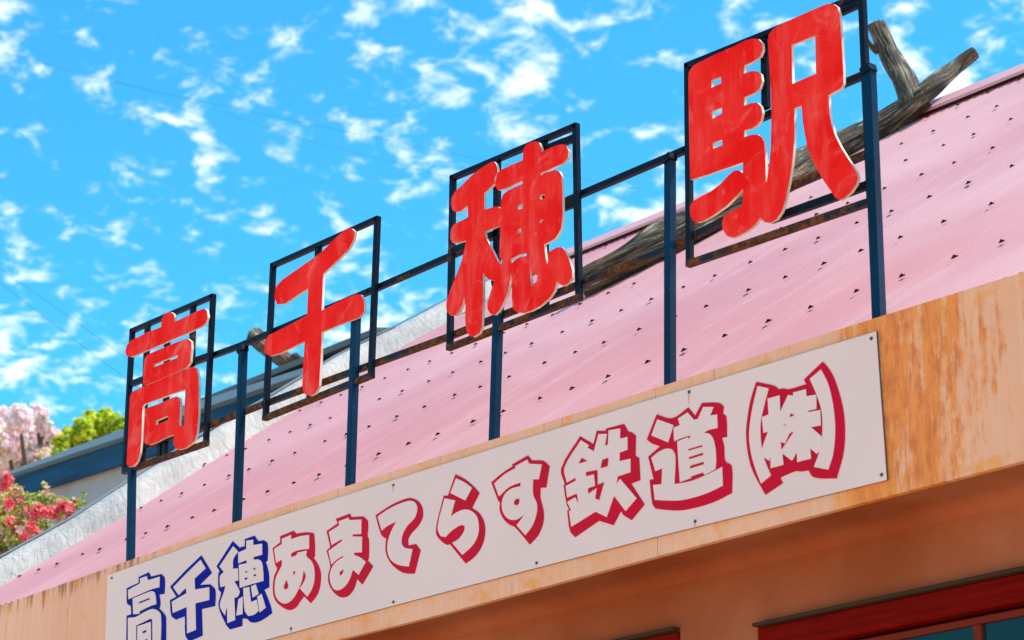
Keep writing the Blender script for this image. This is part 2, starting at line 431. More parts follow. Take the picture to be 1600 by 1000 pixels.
for r0, r1 in zip(rr, rr[1:]):
    for i in range(4): bm.faces.new((r0[i], r0[(i + 1) % 4], r1[(i + 1) % 4], r1[i]))
bm.faces.new(rr[0]); bm.faces.new(rr[-1][::-1])
obj('verge_flashing', bm, M['flash'], st_b)
# gable wall under the verge, body of the house
bm = bmesh.new()
prism(bm, [Vector((XL - .1, .32, 0)), Vector((XL - .1, .32, ZE + .1)), Vector((XL - .1, YR, ZR - .1)), Vector((XL - .1, 2 * YR - .3, ZE)), Vector((XL - .1, 2 * YR - .3, 0))], (.2, 0, 0))
obj('gable_wall', bm, M['wall'], st_b)

# fascia: three sheets with narrow joints, edges follow the slightly bowed eave
f_top = [at_y(*q) for q in ((-250, 1030), (0, 947), (300, 841), (377, 812), (720, 702.6), (1000, 614), (1300, 518), (1600, 424.5), (2300, 215))]
f_bot = [at_y(*q) for q in ((-900, 1330), (0, 1130), (608, 980), (680, 962), (912, 900), (1020, 871), (1100, 850), (1381, 777), (1600, 720), (2400, 505))]
def zi(pl, x):
    for p, q in zip(pl, pl[1:]):
        if p.x <= x <= q.x: return p.lerp(q, (x - p.x) / (q.x - p.x)).z
    return pl[0].z if x < pl[0].x else pl[-1].z
for xa, xb in ((-14.9, -12.462), (-12.459, -7.337), (-7.334, -2.0)):
    xsn = np.linspace(xa, xb, 24); bm = bmesh.new()
    poly = [Vector((x, 0, zi(f_top, x))) for x in xsn] + [Vector((x, 0, zi(f_bot, x))) for x in xsn[::-1]]
    prism(bm, poly, (0, .03, 0)); obj('fascia_sheet', bm, M['fascia'], st_b)
bm = bmesh.new(); box(bm, -14.85, -2.0, .032, .06, 3.93, 4.58); obj('fascia_backing', bm, M['dark_gap'], st_b)
# soffit and wall with a coved top
WY = .40
bm = bmesh.new(); prof = [(.034, 3.935), (.30, 3.935), (.345, 3.928), (.38, 3.91), (WY, 3.88)]
ra = [bm.verts.new((-14.8, y, z)) for y, z in prof]; rb = [bm.verts.new((-2, y, z)) for y, z in prof]
for i in range(len(prof) - 1): bm.faces.new((ra[i], rb[i], rb[i + 1], ra[i + 1]))
obj('soffit', bm, M['wall'], st_b, True)
# wall with two window openings
w1 = at_y(1185, 985, WY); w1b = at_y(1600, 890, WY); w2 = at_y(1063, 986, WY)
W1X0, W1Z = w1.x, (w1.z + w1b.z) / 2
W2X1, W2Z = w2.x, w2.z
bm = bmesh.new(); T = .2
for x0, x1, z0, z1 in ((-14.5, W2X1 - 2.2, 0, 3.88), (W2X1 - 2.2, W2X1, W2Z, 3.88), (W2X1, W1X0, 0, 3.88), (W1X0, -2.4, W1Z, 3.88), (-2.4, -2.0, 0, 3.88),
                       (W2X1 - 2.2, W2X1, 0, 2.0), (W1X0, -2.4, 0, 2.0)):
    box(bm, x0, x1, WY, WY + T, z0, z1)
obj('wall', bm, M['wall'], st_b)
def window(x0, x1, ztop, lint, y, xm0=None):
    fr = None
    bm = bmesh.new()
    box(bm, x0 + .002, x1 - .002, y - .012, y + .10, ztop - lint, ztop - .002, .006)
    box(bm, x0 + .002, x0 + .11, y - .010, y + .10, 2.0, ztop - lint - .001, .004)
    box(bm, x1 - .11, x1 - .002, y - .010, y + .10, 2.0, ztop - lint - .001, .004)
    fr = obj('window_frame', bm, M['redwood'], st_b)
    bm = bmesh.new(); bar(bm, (x0 + .004, y - .022, ztop + .006), (x1, y - .022, ztop + .008), .015, .05, 0, .005)
    obj('drip_trim', bm, M['drip'], fr)
    bm = bmesh.new(); z1 = ztop - lint - .008; nm = max(2, round((x1 - x0 - .22) / .62)); xx = np.linspace(x0 + .13, x1 - .13, nm + 1)
    if xm0: xx = np.array([x0 + .13] + [xm0 + .62 * k for k in range(12) if xm0 + .62 * k < x1 - .3] + [x1 - .13])
    box(bm, x0 + .112, x1 - .112, y + .03, y + .07, z1 - .035, z1 - .006, .003)
    for xm in xx: box(bm, xm - .02, xm + .02, y + .028, y + .072, 2.05, z1 - .036, .003)
    obj('sash', bm, M['sash'], fr)
    for xa, xb in zip(xx, xx[1:]):
        bm = bmesh.new(); box(bm, xa + .021, xb - .021, y + .045, y + .051, 2.05, z1 - .037); obj('pane', bm, M['glass'], fr)
    bm = bmesh.new(); box(bm, x0 + .1, x1 - .1, y + .25, y + .27, 1.9, ztop - .1); obj('room_backing', bm, M['room_shade'], fr)
window(W1X0, -2.4, W1Z, .112, WY, at_y(1527, 985, WY + .03).x)
window(W2X1 - 2.2, W2X1, W2Z, .112, WY)

# ------------------------------------------------------------------ outlines
def conv(ox, oy, s, pts): return [(ox + x / s, oy + y / s) for x, y in pts]
def smooth_poly(pts, corner=52, sub=5):
    """Catmull-Rom through gentle bends, sharp corners kept"""
    n = len(pts); P = [np.array(p, float) for p in pts]; sharp = []
    for i in range(n):
        a = P[i] - P[i - 1]; b = P[(i + 1) % n] - P[i]
        c_ = np.dot(a, b) / max(1e-9, np.linalg.norm(a) * np.linalg.norm(b))
        sharp.append(math.degrees(math.acos(max(-1, min(1, c_)))) > corner)
    out = []
    for i in range(n):
        j = (i + 1) % n
        p1, p2 = P[i], P[j]
        L = np.linalg.norm(p2 - p1)
        if L < 1e-6: continue
        def tang(k, prev, nxt):
            if sharp[k]: return None
            t = P[nxt] - P[prev]; return t / max(1e-9, np.linalg.norm(t))
        t1 = tang(i, i - 1, j); t2 = tang(j, i, (j + 1) % n)
        d = (p2 - p1) / L
        if t1 is None: t1 = d
        if t2 is None: t2 = d
        if np.dot(t1, d) > .9995 and np.dot(t2, d) > .9995: out.append(p1); continue
        for k in range(sub):
            u = k / sub; h00 = 2 * u**3 - 3 * u**2 + 1; h10 = u**3 - 2 * u**2 + u; h01 = -2 * u**3 + 3 * u**2; h11 = u**3 - u**2
            out.append(h00 * p1 + h10 * L * t1 + h01 * p2 + h11 * L * t2)
    return out
def round_poly(pts, r):
    """cut every corner with a small arc"""
    n = len(pts); P = [np.array(p, float) for p in pts]; out = []
    for i in range(n):
        a, b, c_ = P[i - 1], P[i], P[(i + 1) % n]
        la, lc = np.linalg.norm(a - b), np.linalg.norm(c_ - b)
        q = min(r, .45 * la, .45 * lc)
        if q < 1e-6: continue
        s = b + (a - b) / la * q; e = b + (c_ - b) / lc * q
        for u in (0, .5, 1): out.append((1 - u)**2 * s + 2 * u * (1 - u) * b + u * u * e)
    return out
def plate(name, loops, y, thick, mats, parent, bevel=0.0):
    """flat plate in a plane parallel to the facade; loops in photo pixels traced on that plane (front at y)"""
    cu = bpy.data.curves.new(name, 'CURVE'); cu.dimensions = '2D'; cu.fill_mode = 'BOTH'
    cu.extrude = thick / 2 - bevel; cu.bevel_depth = bevel; cu.bevel_resolution = 1
    if bevel: cu.offset = -bevel
    for lp in loops:
        w = [at_y(px, py, y) for px, py in lp]
        sp = cu.splines.new('POLY'); sp.points.add(len(w) - 1); sp.use_cyclic_u = True
        for q, p in zip(sp.points, w): q.co = (p.x, p.z, 0, 1)
    tmp = bpy.data.objects.new('tmp', cu); scene.collection.objects.link(tmp)
    dg = bpy.context.evaluated_depsgraph_get()
    me = bpy.data.meshes.new_from_object(tmp.evaluated_get(dg))
    bpy.data.objects.remove(tmp); bpy.data.curves.remove(cu)
    me.transform(Matrix(((1, 0, 0, 0), (0, 0, -1, y + thick / 2), (0, 1, 0, 0), (0, 0, 0, 1))))
    me.name = name
    me.materials.clear()
    o = link(name, me, mats, parent)
    if len(me.materials) > 1:
        for p in me.polygons:
            p.material_index = 0 if p.normal.y < -.5 else 1
    return o

# ------------------------------------------------------------------ rooftop letters
LY = .06          # plane of the frame bars (centre)
sign = thing('rooftop_sign', 'four big red cut-out characters mounted in navy steel frames standing on posts along the eave', 'sign')
def P(px, py, y=LY): return at_y(px, py, y)
posts = [((204, 880), (207, 700)), ((370, 820), (380, 545)), ((547, 765), (556.5, 492)), ((772, 694), (780, 440)), ((1047, 606), (1047, 247)), ((1374, 502), (1358, 108))]
for a, b in posts:
    A, B = P(*a), P(*b); A = A + (A - B).normalized() * .12
    bm = bmesh.new(); bar(bm, A, B, .040 if a[0] < 1300 else .046, .04); po = obj('post', bm, M['post'], sign)
    bm = bmesh.new(); bar(bm, B + Vector((-.026, -.005, -.012)), B + Vector((.026, -.005, .002)), .034, .05); obj('clamp', bm, M['frame'], po)
ur = ((304, 566), (374, 541), (478, 497), (578, 455), (705, 400), (903, 306), (1072, 234), (1200, 180), (1356, 115))
lr = ((324, 666), (414, 631), (476, 608), (578, 571), (702, 526), (904, 445), (1042, 390), (1240, 290), (1356, 240))
for pts, nm in ((ur, 'upper_rail'), (lr, 'lower_rail')):
    bm = bmesh.new()
    for a, b in zip(pts, pts[1:]): bar(bm, P(*a, LY + .03), P(*b, LY + .03), .030, .03, .006)
    obj(nm, bm, M['frame_rusty' if nm == 'lower_rail' else 'frame'], sign)
frames = [((207, 517), (333, 463), (322, 693), (195, 737)), ((427, 415), (590, 342), (580, 587), (415, 653)),
          ((708, 278), (900, 197), (905, 465), (703, 543)), ((1075, 103), (1347, -7), (1361, 315), (1078, 412))]
braces = [[((231, 507), (222, 728)), ((302, 478), (297, 700)), ((262, 494), (258, 712)), ((205, 600), (327, 556)), ((203, 706), (322, 664)), ((253, 636), (250, 718))],
          [((498, 384), (484, 626))],
          [((777, 250), (776, 515)), ((850, 218), (852, 487)), ((708, 392), (902, 316)), ((820, 246), (900, 215))],
          [((1205, 343), (1360, 288)), ((1195, 55), (1197, 170)), ((1192, 72), (1346, 4))]]
for q, br in zip(frames, braces):
    bm = bmesh.new(); C4 = [P(*p) for p in q]; w = .027
    for i in (0, 1, 3): bar(bm, C4[i], C4[(i + 1) % 4], w, .03, w / 2 - .001)
    fr = obj('letter_frame', bm, M['frame'], sign)
    bm = bmesh.new(); bar(bm, C4[2], C4[3], w + .002, .032, w / 2 + .001); obj('bottom_bar', bm, M['frame_rusty'], fr)
    for a, b in br:
        bm = bmesh.new(); bar(bm, P(*a, LY + .004), P(*b, LY + .004), .036, .026); obj('brace', bm, M['frame'], fr)

def A_(p): return conv(1065, 0, 5, p)
def B_(p): return conv(1065, 190, 5, p)
def C_(p): return conv(1190, 0, 5, p)
def D_(p): return conv(1190, 150, 5, p)
eki = (A_([(52, 600), (58, 560), (80, 525), (120, 495), (250, 430), (400, 365), (500, 315), (560, 300), (600, 305), (630, 335), (635, 390), (615, 440), (560, 480), (490, 512), (485, 575),
           (540, 555), (590, 555), (620, 580), (628, 630), (610, 690), (570, 725), (490, 760), (488, 825), (540, 805), (590, 800), (620, 830), (632, 880), (620, 940), (590, 980), (545, 1005)])
       + B_([(490, 68), (488, 122), (540, 102), (590, 100), (625, 120), (645, 160), (652, 230), (655, 320), (657, 420), (661, 485), (672, 420), (685, 320), (696, 200)])
       + C_([(76, 900), (72, 700), (60, 500), (48, 330), (55, 270), (90, 225), (140, 195), (300, 120), (450, 55), (520, 28), (560, 30), (595, 55), (610, 110), (620, 250), (630, 400), (638, 560), (640, 650), (620, 690), (560, 722), (522, 745)])
       + D_([(528, 80), (530, 130), (545, 220), (575, 310), (620, 400), (670, 480), (720, 560), (745, 600), (755, 640), (740, 690), (700, 750), (650, 795), (610, 812), (575, 795), (540, 740), (490, 670), (430, 570), (385, 480), (355, 390), (335, 290), (320, 190), (312, 75),
             (257, 95), (255, 180), (257, 300), (247, 450), (235, 560), (215, 680), (185, 820), (160, 900), (120, 960), (70, 990), (20, 985)])
       + B_([(632, 770), (615, 752), (580, 800), (520, 850), (450, 890), (390, 908), (350, 890), (320, 840), (315, 790), (330, 740), (380, 705), (440, 675), (475, 655), (478, 600), (480, 525), (430, 580), (350, 660), (250, 730), (170, 775), (120, 790), (85, 770), (65, 720), (65, 660),
             (90, 620), (150, 585), (230, 545), (310, 480), (370, 415), (415, 378), (450, 380), (478, 402), (480, 318), (330, 370), (200, 415), (70, 455), (66, 400), (60, 200)]))
eki_h = [A_([(232, 628), (308, 598), (308, 650), (232, 685)]), A_([(240, 870), (316, 838), (314, 888), (240, 925)]), B_([(245, 165), (318, 140), (318, 185), (242, 212)]), C_([(235, 352), (418, 278), (425, 575), (240, 655)])]
s6 = 6.2476
def E_(p): return conv(690, 210, s6, p)
def F_(p): return conv(690, 370, s6, p)
ho = (E_([(510, 265), (475, 272), (430, 300), (310, 385), (130, 560), (95, 620), (90, 690), (110, 745), (150, 760), (190, 745), (255, 695), (258, 805), (220, 830), (130, 870), (100, 905), (85, 960)])
      + F_([(85, 20), (105, 60), (150, 60), (238, 38), (222, 130), (185, 260), (140, 380), (80, 530), (45, 640), (45, 710), (80, 765), (130, 770), (175, 730), (205, 660), (220, 590), (232, 660), (230, 800), (240, 920), (270, 965), (310, 978), (370, 940), (392, 890), (400, 700), (405, 480), (406, 345),
            (425, 385), (455, 412), (490, 425), (517, 422), (500, 470), (470, 560), (445, 640), (450, 710), (480, 755), (520, 762), (560, 722), (600, 650), (640, 560), (662, 460), (677, 345), (684, 420), (686, 600), (695, 700), (730, 735), (800, 745), (880, 720), (970, 670), (1050, 600), (1100, 530), (1125, 440),
            (1155, 465), (1195, 478), (1240, 450), (1275, 400), (1275, 330), (1250, 230), (1210, 150), (1170, 100), (1125, 102), (1038, 152), (1040, 215), (1032, 275), (1015, 200), (1000, 75), (1060, 45), (1110, 15)])
      + E_([(1140, 965), (1165, 920), (1182, 800), (1180, 600), (1172, 420), (1150, 362), (1110, 345), (1050, 365), (970, 402), (965, 380), (1080, 330), (1190, 280), (1232, 230), (1240, 160), (1215, 105), (1170, 95), (1100, 115), (977, 168), (972, 120), (950, 78), (915, 68), (870, 75), (820, 105), (797, 150), (790, 252),
            (700, 290), (590, 340), (535, 385), (515, 440), (525, 510), (550, 545), (600, 535), (790, 455), (790, 482), (650, 545), (600, 585), (582, 640), (576, 722), (550, 705), (510, 705), (415, 738), (418, 570), (450, 545), (520, 475), (540, 400), (545, 340), (535, 290)]))
ho_h = [E_([(420, 950), (572, 888)]) + F_([(563, 190), (592, 240), (575, 275), (540, 220), (490, 120), (430, 0)]), F_([(672, 218), (760, 175), (830, 155), (830, 185), (770, 195), (720, 220), (685, 260)]), F_([(862, 315), (885, 355), (937, 378), (930, 430), (875, 484)]),
        E_([(745, 690), (790, 680), (785, 725), (745, 732)]), E_([(960, 595), (1005, 585), (1005, 620), (960, 637)]), E_([(745, 930), (775, 915), (775, 955), (745, 965)]), E_([(960, 842), (992, 825), (990, 855), (960, 868)])]
def S_(p): return conv(380, 320, 2.779, p)
sen = S_([(470, 102), (440, 108), (400, 145), (340, 205), (270, 255), (170, 325), (142, 355), (135, 400), (147, 432), (178, 430), (282, 362), (277, 480), (180, 532), (110, 566), (92, 598), (92, 640), (115, 657), (160, 645), (267, 592), (260, 700), (256, 790), (265, 820), (290, 830), (315, 818), (330, 785), (336, 680), (341, 553), (420, 520), (500, 490), (525, 465), (525, 415), (510, 390), (490, 388), (430, 412), (341, 458), (347, 300), (400, 250), (460, 190), (480, 150), (485, 115)])
def G_(p): return conv(185, 480, 7.693, p)
def H_(p): return conv(185, 610, 7.693, p)
k1 = G_([(625, 55), (580, 65), (540, 100), (520, 150), (512, 238), (350, 300), (150, 400), (100, 460), (80, 530), (95, 585), (150, 600), (330, 525), (600, 410), (800, 325), (1000, 230), (1050, 190), (1075, 120), (1065, 40), (1030, 15), (960, 40), (672, 177), (678, 130), (665, 80)])
k2 = G_([(830, 375), (700, 420), (450, 525), (350, 570), (315, 620), (300, 750), (295, 900), (305, 935), (350, 930), (600, 825), (830, 715), (865, 660), (880, 500), (875, 410)])
k2h = G_([(425, 690), (712, 570), (712, 605), (425, 722)])
k3 = (H_([(280, -40), (165, 15), (140, 70), (130, 250), (120, 500), (105, 750), (95, 880), (120, 920), (180, 910), (230, 850), (260, 750), (275, 600), (285, 350), (290, 200), (310, 165), (580, 68), (750, 5), (805, -18), (805, 0), (795, 200), (785, 430), (735, 425), (740, 300), (745, 150), (730, 90), (690, 70), (500, 155), (330, 215), (315, 240), (310, 400), (305, 590), (320, 640), (370, 655), (470, 620), (560, 570), (667, 530), (660, 630), (680, 690), (720, 715), (800, 695), (870, 650), (920, 600), (945, 500), (960, 350), (965, 200), (965, 0)])
      + G_([(965, 850), (940, 735), (900, 712), (740, 770), (550, 850), (380, 925)]))
k3h = H_([(455, 365), (595, 305), (600, 350), (455, 415)])
LF = .014         # letter front
def letter(parts):
    loops = []
    for p, hole in parts:
        loops.append(smooth_poly(round_poly(p, .7), 60, 3) if not hole else p)
    return plate('letter', loops, LF, .014, [M['red'], M['edge']], sign, .0)
L = [letter([(k1, 0), (k2, 0), (k2h, 1), (k3, 0), (k3h, 1)]), letter([(sen, 0)]), letter([(ho, 0)] + [(h, 1) for h in ho_h]), letter([(eki, 0)] + [(h, 1) for h in eki_h])]
for o, t in zip(L, ('red cut-out character 高', 'red cut-out character 千', 'red cut-out character 穂', 'red cut-out character 駅')): o['label'] = t

# ------------------------------------------------------------------ lower sign panel
panel = thing('sign_panel', 'long white lettered panel with blue and crimson outlined characters screwed to the peach fascia', 'sign')
pt = ((168, 899), (300, 852), (458, 800), (660, 735.6), (902, 660), (1000, 629.6), (1369, 517.5))
pb = ((1385.7, 750), (1101, 820), (1020, 840), (790, 900), (680, 929), (488, 980), (418, 999), (300, 1029.5), (162, 1066))
PYF = -.012
plate('panel_board', [pt + pb], PYF, .008, [M['panel'], M['panel_edge']], panel)
class T_:
    def __init__(s, ox, oy, k): s.a = (ox, oy, k)
    def __call__(s, p): return conv(*s.a, p)
def character(t, colour, outer, fills, islands=(), label=None):
    o = plate('character', [smooth_poly(t(outer), 50, 4)], PYF - .003, .0028, [M[colour]], panel)
    if label: o['label'] = label
    for k, f in enumerate(fills):
        plate('character_fill', [smooth_poly(t(f), 50, 4)], PYF - .0055 - .0002 * k, .0024, [M['panel']], o)
    for q in islands: plate('character_gap', [smooth_poly(t(q), 60, 4)], PYF - .0085, .0020, [M[colour]], o)
character(T_(190, 890, 9.0909), 'sign_blue',
    [(385, 38), (240, 105), (240, 185), (70, 265), (72, 460), (85, 490), (130, 520), (135, 635), (70, 655), (65, 1000), (65, 1430), (630, 1260), (628, 700), (610, 640), (530, 550), (545, 520), (545, 430), (530, 355), (605, 345), (608, 120), (560, 62), (415, 100)],
    [[(355, 92), (260, 125), (262, 195), (90, 290), (95, 420), (240, 358), (300, 330), (400, 288), (460, 268), (535, 250), (540, 100), (375, 150)],
     [(155, 410), (250, 372), (310, 345), (430, 305), (470, 325), (485, 400), (490, 490), (390, 525), (250, 595), (255, 625), (165, 635)],
     [(90, 685), (200, 672), (330, 600), (430, 560), (500, 575), (555, 640), (555, 1000), (550, 1230), (440, 1270), (435, 710), (410, 695), (330, 735), (205, 795), (205, 1345), (85, 1380)],
     [(222, 805), (415, 740), (415, 1000), (415, 1180), (222, 1240)]],
    [[(245, 462), (390, 405), (395, 422), (245, 480)], [(295, 882), (345, 858), (345, 888), (295, 905)], [(325, 1000), (362, 985), (362, 1060), (325, 1078)]], 'blue outlined character 高')
character(T_(260, 860, 7.1375), 'sign_blue',
    [(388, 55), (220, 215), (40, 405), (110, 515), (38, 555), (55, 730), (105, 772), (205, 735), (210, 950), (240, 1000), (250, 1015), (310, 990), (400, 950), (392, 655), (540, 620), (542, 440), (485, 378), (370, 385), (505, 250)],
    [[(380, 105), (230, 250), (75, 410), (135, 498), (218, 418), (222, 478), (60, 572), (70, 698), (226, 630), (230, 925), (328, 885), (322, 590), (477, 552), (477, 410), (318, 437), (312, 315), (437, 200)]], (), 'blue outlined character 千')
character(T_(335, 830, 6.4516), 'sign_blue',
    [(183, 100), (20, 355), (50, 400), (38, 440), (42, 590), (65, 620), (40, 750), (115, 940), (155, 990), (278, 955), (280, 880), (330, 885), (360, 915), (410, 920), (480, 895), (580, 825), (560, 740), (500, 590), (550, 565), (545, 420), (515, 310), (533, 295), (533, 125), (495, 90), (440, 100), (403, 45), (305, 80), (305, 150), (250, 165)],
    [[(188, 150), (50, 355), (95, 410), (55, 455), (60, 565), (110, 550), (100, 600), (55, 750), (105, 850), (127, 755), (130, 925), (208, 895), (200, 672), (232, 660), (252, 605), (200, 505), (241, 495), (236, 374), (185, 378), (190, 280), (238, 205)],
     [(240, 688), (284, 658), (283, 835), (220, 850), (236, 735)],
     [(320, 95), (390, 85), (390, 140), (480, 125), (480, 235), (395, 260), (395, 290), (440, 285), (475, 310), (490, 400), (495, 500), (380, 532), (255, 570), (245, 340), (310, 325), (325, 325), (325, 290), (240, 325), (240, 215), (320, 180)],
     [(290, 574), (350, 562), (368, 715), (425, 690), (445, 800), (400, 840), (340, 855), (305, 800)], [(368, 558), (416, 534), (445, 630), (385, 670)], [(430, 660), (475, 630), (517, 770), (455, 820)]],
    [[(310, 408), (328, 400), (326, 412), (310, 418)], [(395, 368), (412, 382), (410, 388), (392, 385)], [(305, 472), (328, 466), (326, 484), (306, 490)], [(394, 440), (418, 434), (416, 448), (394, 455)]], 'blue outlined character 穂')
character(T_(420, 825, 7.4074), 'sign_red',
    [(285, 30), (130, 95), (130, 165), (42, 235), (75, 430), (95, 470), (60, 560), (45, 680), (55, 790), (90, 860), (170, 925), (240, 950), (310, 920), (360, 850), (405, 790), (485, 870), (560, 770), (595, 640), (598, 520), (570, 430), (515, 345), (530, 320), (522, 75), (500, 55), (420, 50), (315, 65)],
    [[(255, 80), (150, 125), (150, 185), (60, 245), (85, 405), (148, 362), (150, 430), (110, 510), (75, 600), (68, 720), (85, 800), (130, 855), (185, 875), (245, 850), (300, 790), (340, 712), (352, 692), (445, 795), (500, 700), (528, 580), (520, 450), (490, 380), (435, 325), (438, 262), (330, 285), (320, 312), (258, 340), (255, 295), (300, 270), (380, 250), (465, 240), (465, 80), (360, 95), (260, 130)]],
    [[(402, 500), (420, 560), (390, 640), (352, 695), (385, 600)], [(200, 605), (220, 680), (190, 712), (172, 690)], [(298, 497), (300, 508), (288, 545), (280, 515)]], 'crimson outlined character あ')
character(T_(505, 795, 6.894), 'sign_red',
    [(285, 52), (135, 108), (155, 155), (35, 240), (75, 410), (35, 450), (75, 620), (55, 700), (55, 790), (90, 870), (145, 930), (200, 955), (270, 935), (330, 860), (362, 755), (420, 815), (535, 620), (475, 555), (488, 530), (488, 325), (475, 300), (478, 135), (430, 82), (300, 88)],
    [[(270, 95), (165, 135), (172, 178), (60, 250), (90, 390), (200, 325), (205, 345), (55, 455), (88, 600), (140, 550), (215, 505), (218, 520), (140, 570), (90, 640), (70, 720), (80, 800), (110, 860), (150, 878), (210, 855), (260, 800), (295, 730), (317, 655), (380, 710), (458, 570), (400, 525), (330, 495), (330, 472), (415, 468), (418, 300), (315, 298), (315, 275), (408, 270), (410, 115), (285, 122)]],
    [[(215, 655), (205, 690), (185, 718), (175, 695), (185, 675)]], 'crimson outlined character ま')
character(T_(580, 770, 7.689), 'sign_red',
    [(50, 270), (115, 495), (160, 545), (180, 535), (170, 640), (180, 740), (230, 840), (300, 910), (370, 955), (440, 970), (520, 970), (590, 690), (535, 615), (445, 632), (440, 570), (470, 500), (560, 400), (610, 310), (620, 240), (600, 150), (540, 85), (465, 62), (400, 75), (250, 140), (130, 215)],
    [[(75, 285), (125, 455), (190, 400), (300, 345), (250, 440), (205, 560), (192, 660), (210, 760), (260, 830), (340, 870), (450, 885), (495, 675), (430, 668), (385, 645), (362, 590), (380, 490), (430, 400), (520, 300), (550, 210), (545, 150), (510, 105), (450, 97), (330, 135), (200, 200)]], (), 'crimson outlined character て')
character(T_(675, 735, 6.6667), 'sign_red',
    [(242, 40), (165, 262), (120, 262), (60, 500), (42, 600), (45, 670), (100, 740), (155, 775), (185, 768), (350, 970), (450, 890), (520, 780), (550, 650), (540, 540), (490, 445), (415, 390), (492, 235), (430, 165), (340, 90)],
    [[(250, 82), (190, 235), (345, 312), (415, 182), (340, 125)], [(130, 290), (240, 312), (195, 480), (250, 440), (330, 408), (400, 418), (460, 470), (485, 560), (480, 660), (430, 770), (315, 880), (210, 755), (280, 710), (335, 630), (340, 580), (310, 568), (260, 590), (190, 640), (140, 695), (90, 685), (60, 620), (70, 520), (100, 400)]], (), 'crimson outlined character ら')
character(T_(760, 705, 6.6667), 'sign_red',
    [(432, 42), (262, 140), (275, 155), (160, 230), (50, 325), (125, 525), (140, 530), (138, 620), (180, 710), (240, 765), (300, 795), (450, 972), (540, 870), (590, 740), (592, 620), (560, 485), (562, 380), (620, 378), (655, 155), (590, 100), (470, 95)],
    [[(425, 88), (300, 155), (302, 175), (190, 240), (80, 335), (130, 470), (240, 370), (355, 325), (355, 365), (260, 390), (190, 450), (160, 540), (175, 640), (230, 705), (300, 715), (360, 685), (395, 660), (345, 730), (312, 770), (405, 875), (480, 770), (520, 650), (525, 550), (485, 450), (485, 292), (545, 292), (575, 138), (445, 130)]],
    [[(325, 495), (340, 505), (335, 540), (312, 562), (292, 558), (286, 535), (300, 505)]], 'crimson outlined character す')
character(T_(870, 655, 5.264), 'sign_red',
    [(190, 140), (35, 405), (65, 535), (55, 545), (80, 700), (100, 745), (85, 755), (108, 920), (150, 970), (345, 835), (465, 872), (525, 755), (550, 790), (615, 830), (720, 700), (610, 530), (685, 500), (675, 320), (645, 300), (648, 135), (610, 105), (590, 105), (550, 38), (402, 78), (402, 95), (328, 95), (300, 205)],
    [[(198, 172), (62, 400), (82, 520), (155, 480), (155, 505), (72, 550), (85, 645), (165, 610), (178, 690), (150, 642), (85, 680), (110, 735), (116, 748), (100, 760), (118, 885), (318, 760), (410, 805), (470, 630), (565, 755), (655, 650), (520, 490), (490, 530), (500, 470), (605, 435), (605, 325), (515, 345), (515, 275), (580, 250), (580, 145), (520, 160), (520, 75), (425, 92), (420, 210), (395, 215), (412, 120), (342, 122), (305, 262), (250, 235), (265, 215)]],
    [[(205, 318), (245, 345), (178, 362)], [(372, 335), (420, 318), (415, 385), (360, 402)], [(240, 435), (330, 418), (332, 540), (385, 520), (345, 665), (315, 650), (330, 560), (258, 610), (255, 570), (315, 548), (305, 450), (240, 468)]], 'crimson outlined character 鉄')
character(T_(1005, 620, 5.556), 'sign_red',
    [(115, 152), (30, 370), (75, 405), (145, 430), (42, 520), (90, 715), (55, 720), (78, 925), (105, 970), (200, 982), (330, 985), (480, 955), (620, 910), (768, 835), (765, 600), (710, 555), (700, 430), (680, 355), (725, 348), (718, 170), (690, 145), (698, 85), (655, 52), (508, 52), (450, 165), (390, 92), (250, 185)],
    [[(122, 195), (70, 335), (215, 395), (262, 245)],
     [(70, 530), (130, 480), (200, 450), (250, 455), (275, 500), (278, 600), (270, 758), (400, 735), (520, 690), (640, 632), (685, 608), (690, 770), (580, 825), (450, 870), (300, 900), (100, 895), (85, 765), (158, 758), (165, 620), (105, 645)],
     [(385, 135), (300, 190), (318, 245), (262, 270), (268, 385), (340, 355), (410, 335), (400, 370), (388, 350), (295, 387), (305, 560), (318, 740), (415, 705), (415, 690), (520, 655), (530, 678), (575, 655), (625, 628), (632, 560), (625, 440), (600, 350), (570, 320), (525, 315), (560, 290), (645, 270), (640, 152), (580, 162), (610, 88), (520, 88), (475, 190), (440, 200)]],
    [[(390, 455), (510, 420), (510, 432), (392, 466)], [(395, 525), (515, 487), (515, 505), (397, 540)], [(405, 600), (522, 565), (522, 585), (408, 620)]], 'crimson outlined character 道')
kx = lambda pts: [((1180 + x / 6.25 - 1155) * 4.5427, (590 + y / 6.25 - 560) * 4.5427) for x, y in pts]
character(T_(1155, 560, 4.5427), 'sign_red',
    [(120, 165), (85, 275), (65, 370), (48, 520), (60, 670), (95, 800), (185, 968), (308, 885), (290, 845), (400, 800), (430, 803), (490, 795), (530, 845), (690, 852), (740, 660), (748, 480), (730, 330), (680, 160), (640, 80), (592, 22), (458, 150), (475, 182), (350, 218), (305, 212), (280, 220), (250, 195)],
    [[(130, 195), (90, 370), (70, 540), (85, 680), (120, 800), (155, 888), (225, 830), (180, 720), (155, 600), (150, 480), (165, 380), (208, 212)],
     [(580, 78), (500, 145), (550, 260), (585, 380), (590, 520), (575, 640), (530, 770), (630, 790), (665, 680), (680, 500), (665, 330), (630, 180)]], (), 'crimson outlined bracketed character (株)')
kab = [o for o in panel.children if o.get('label', '').endswith('(株)')][0]
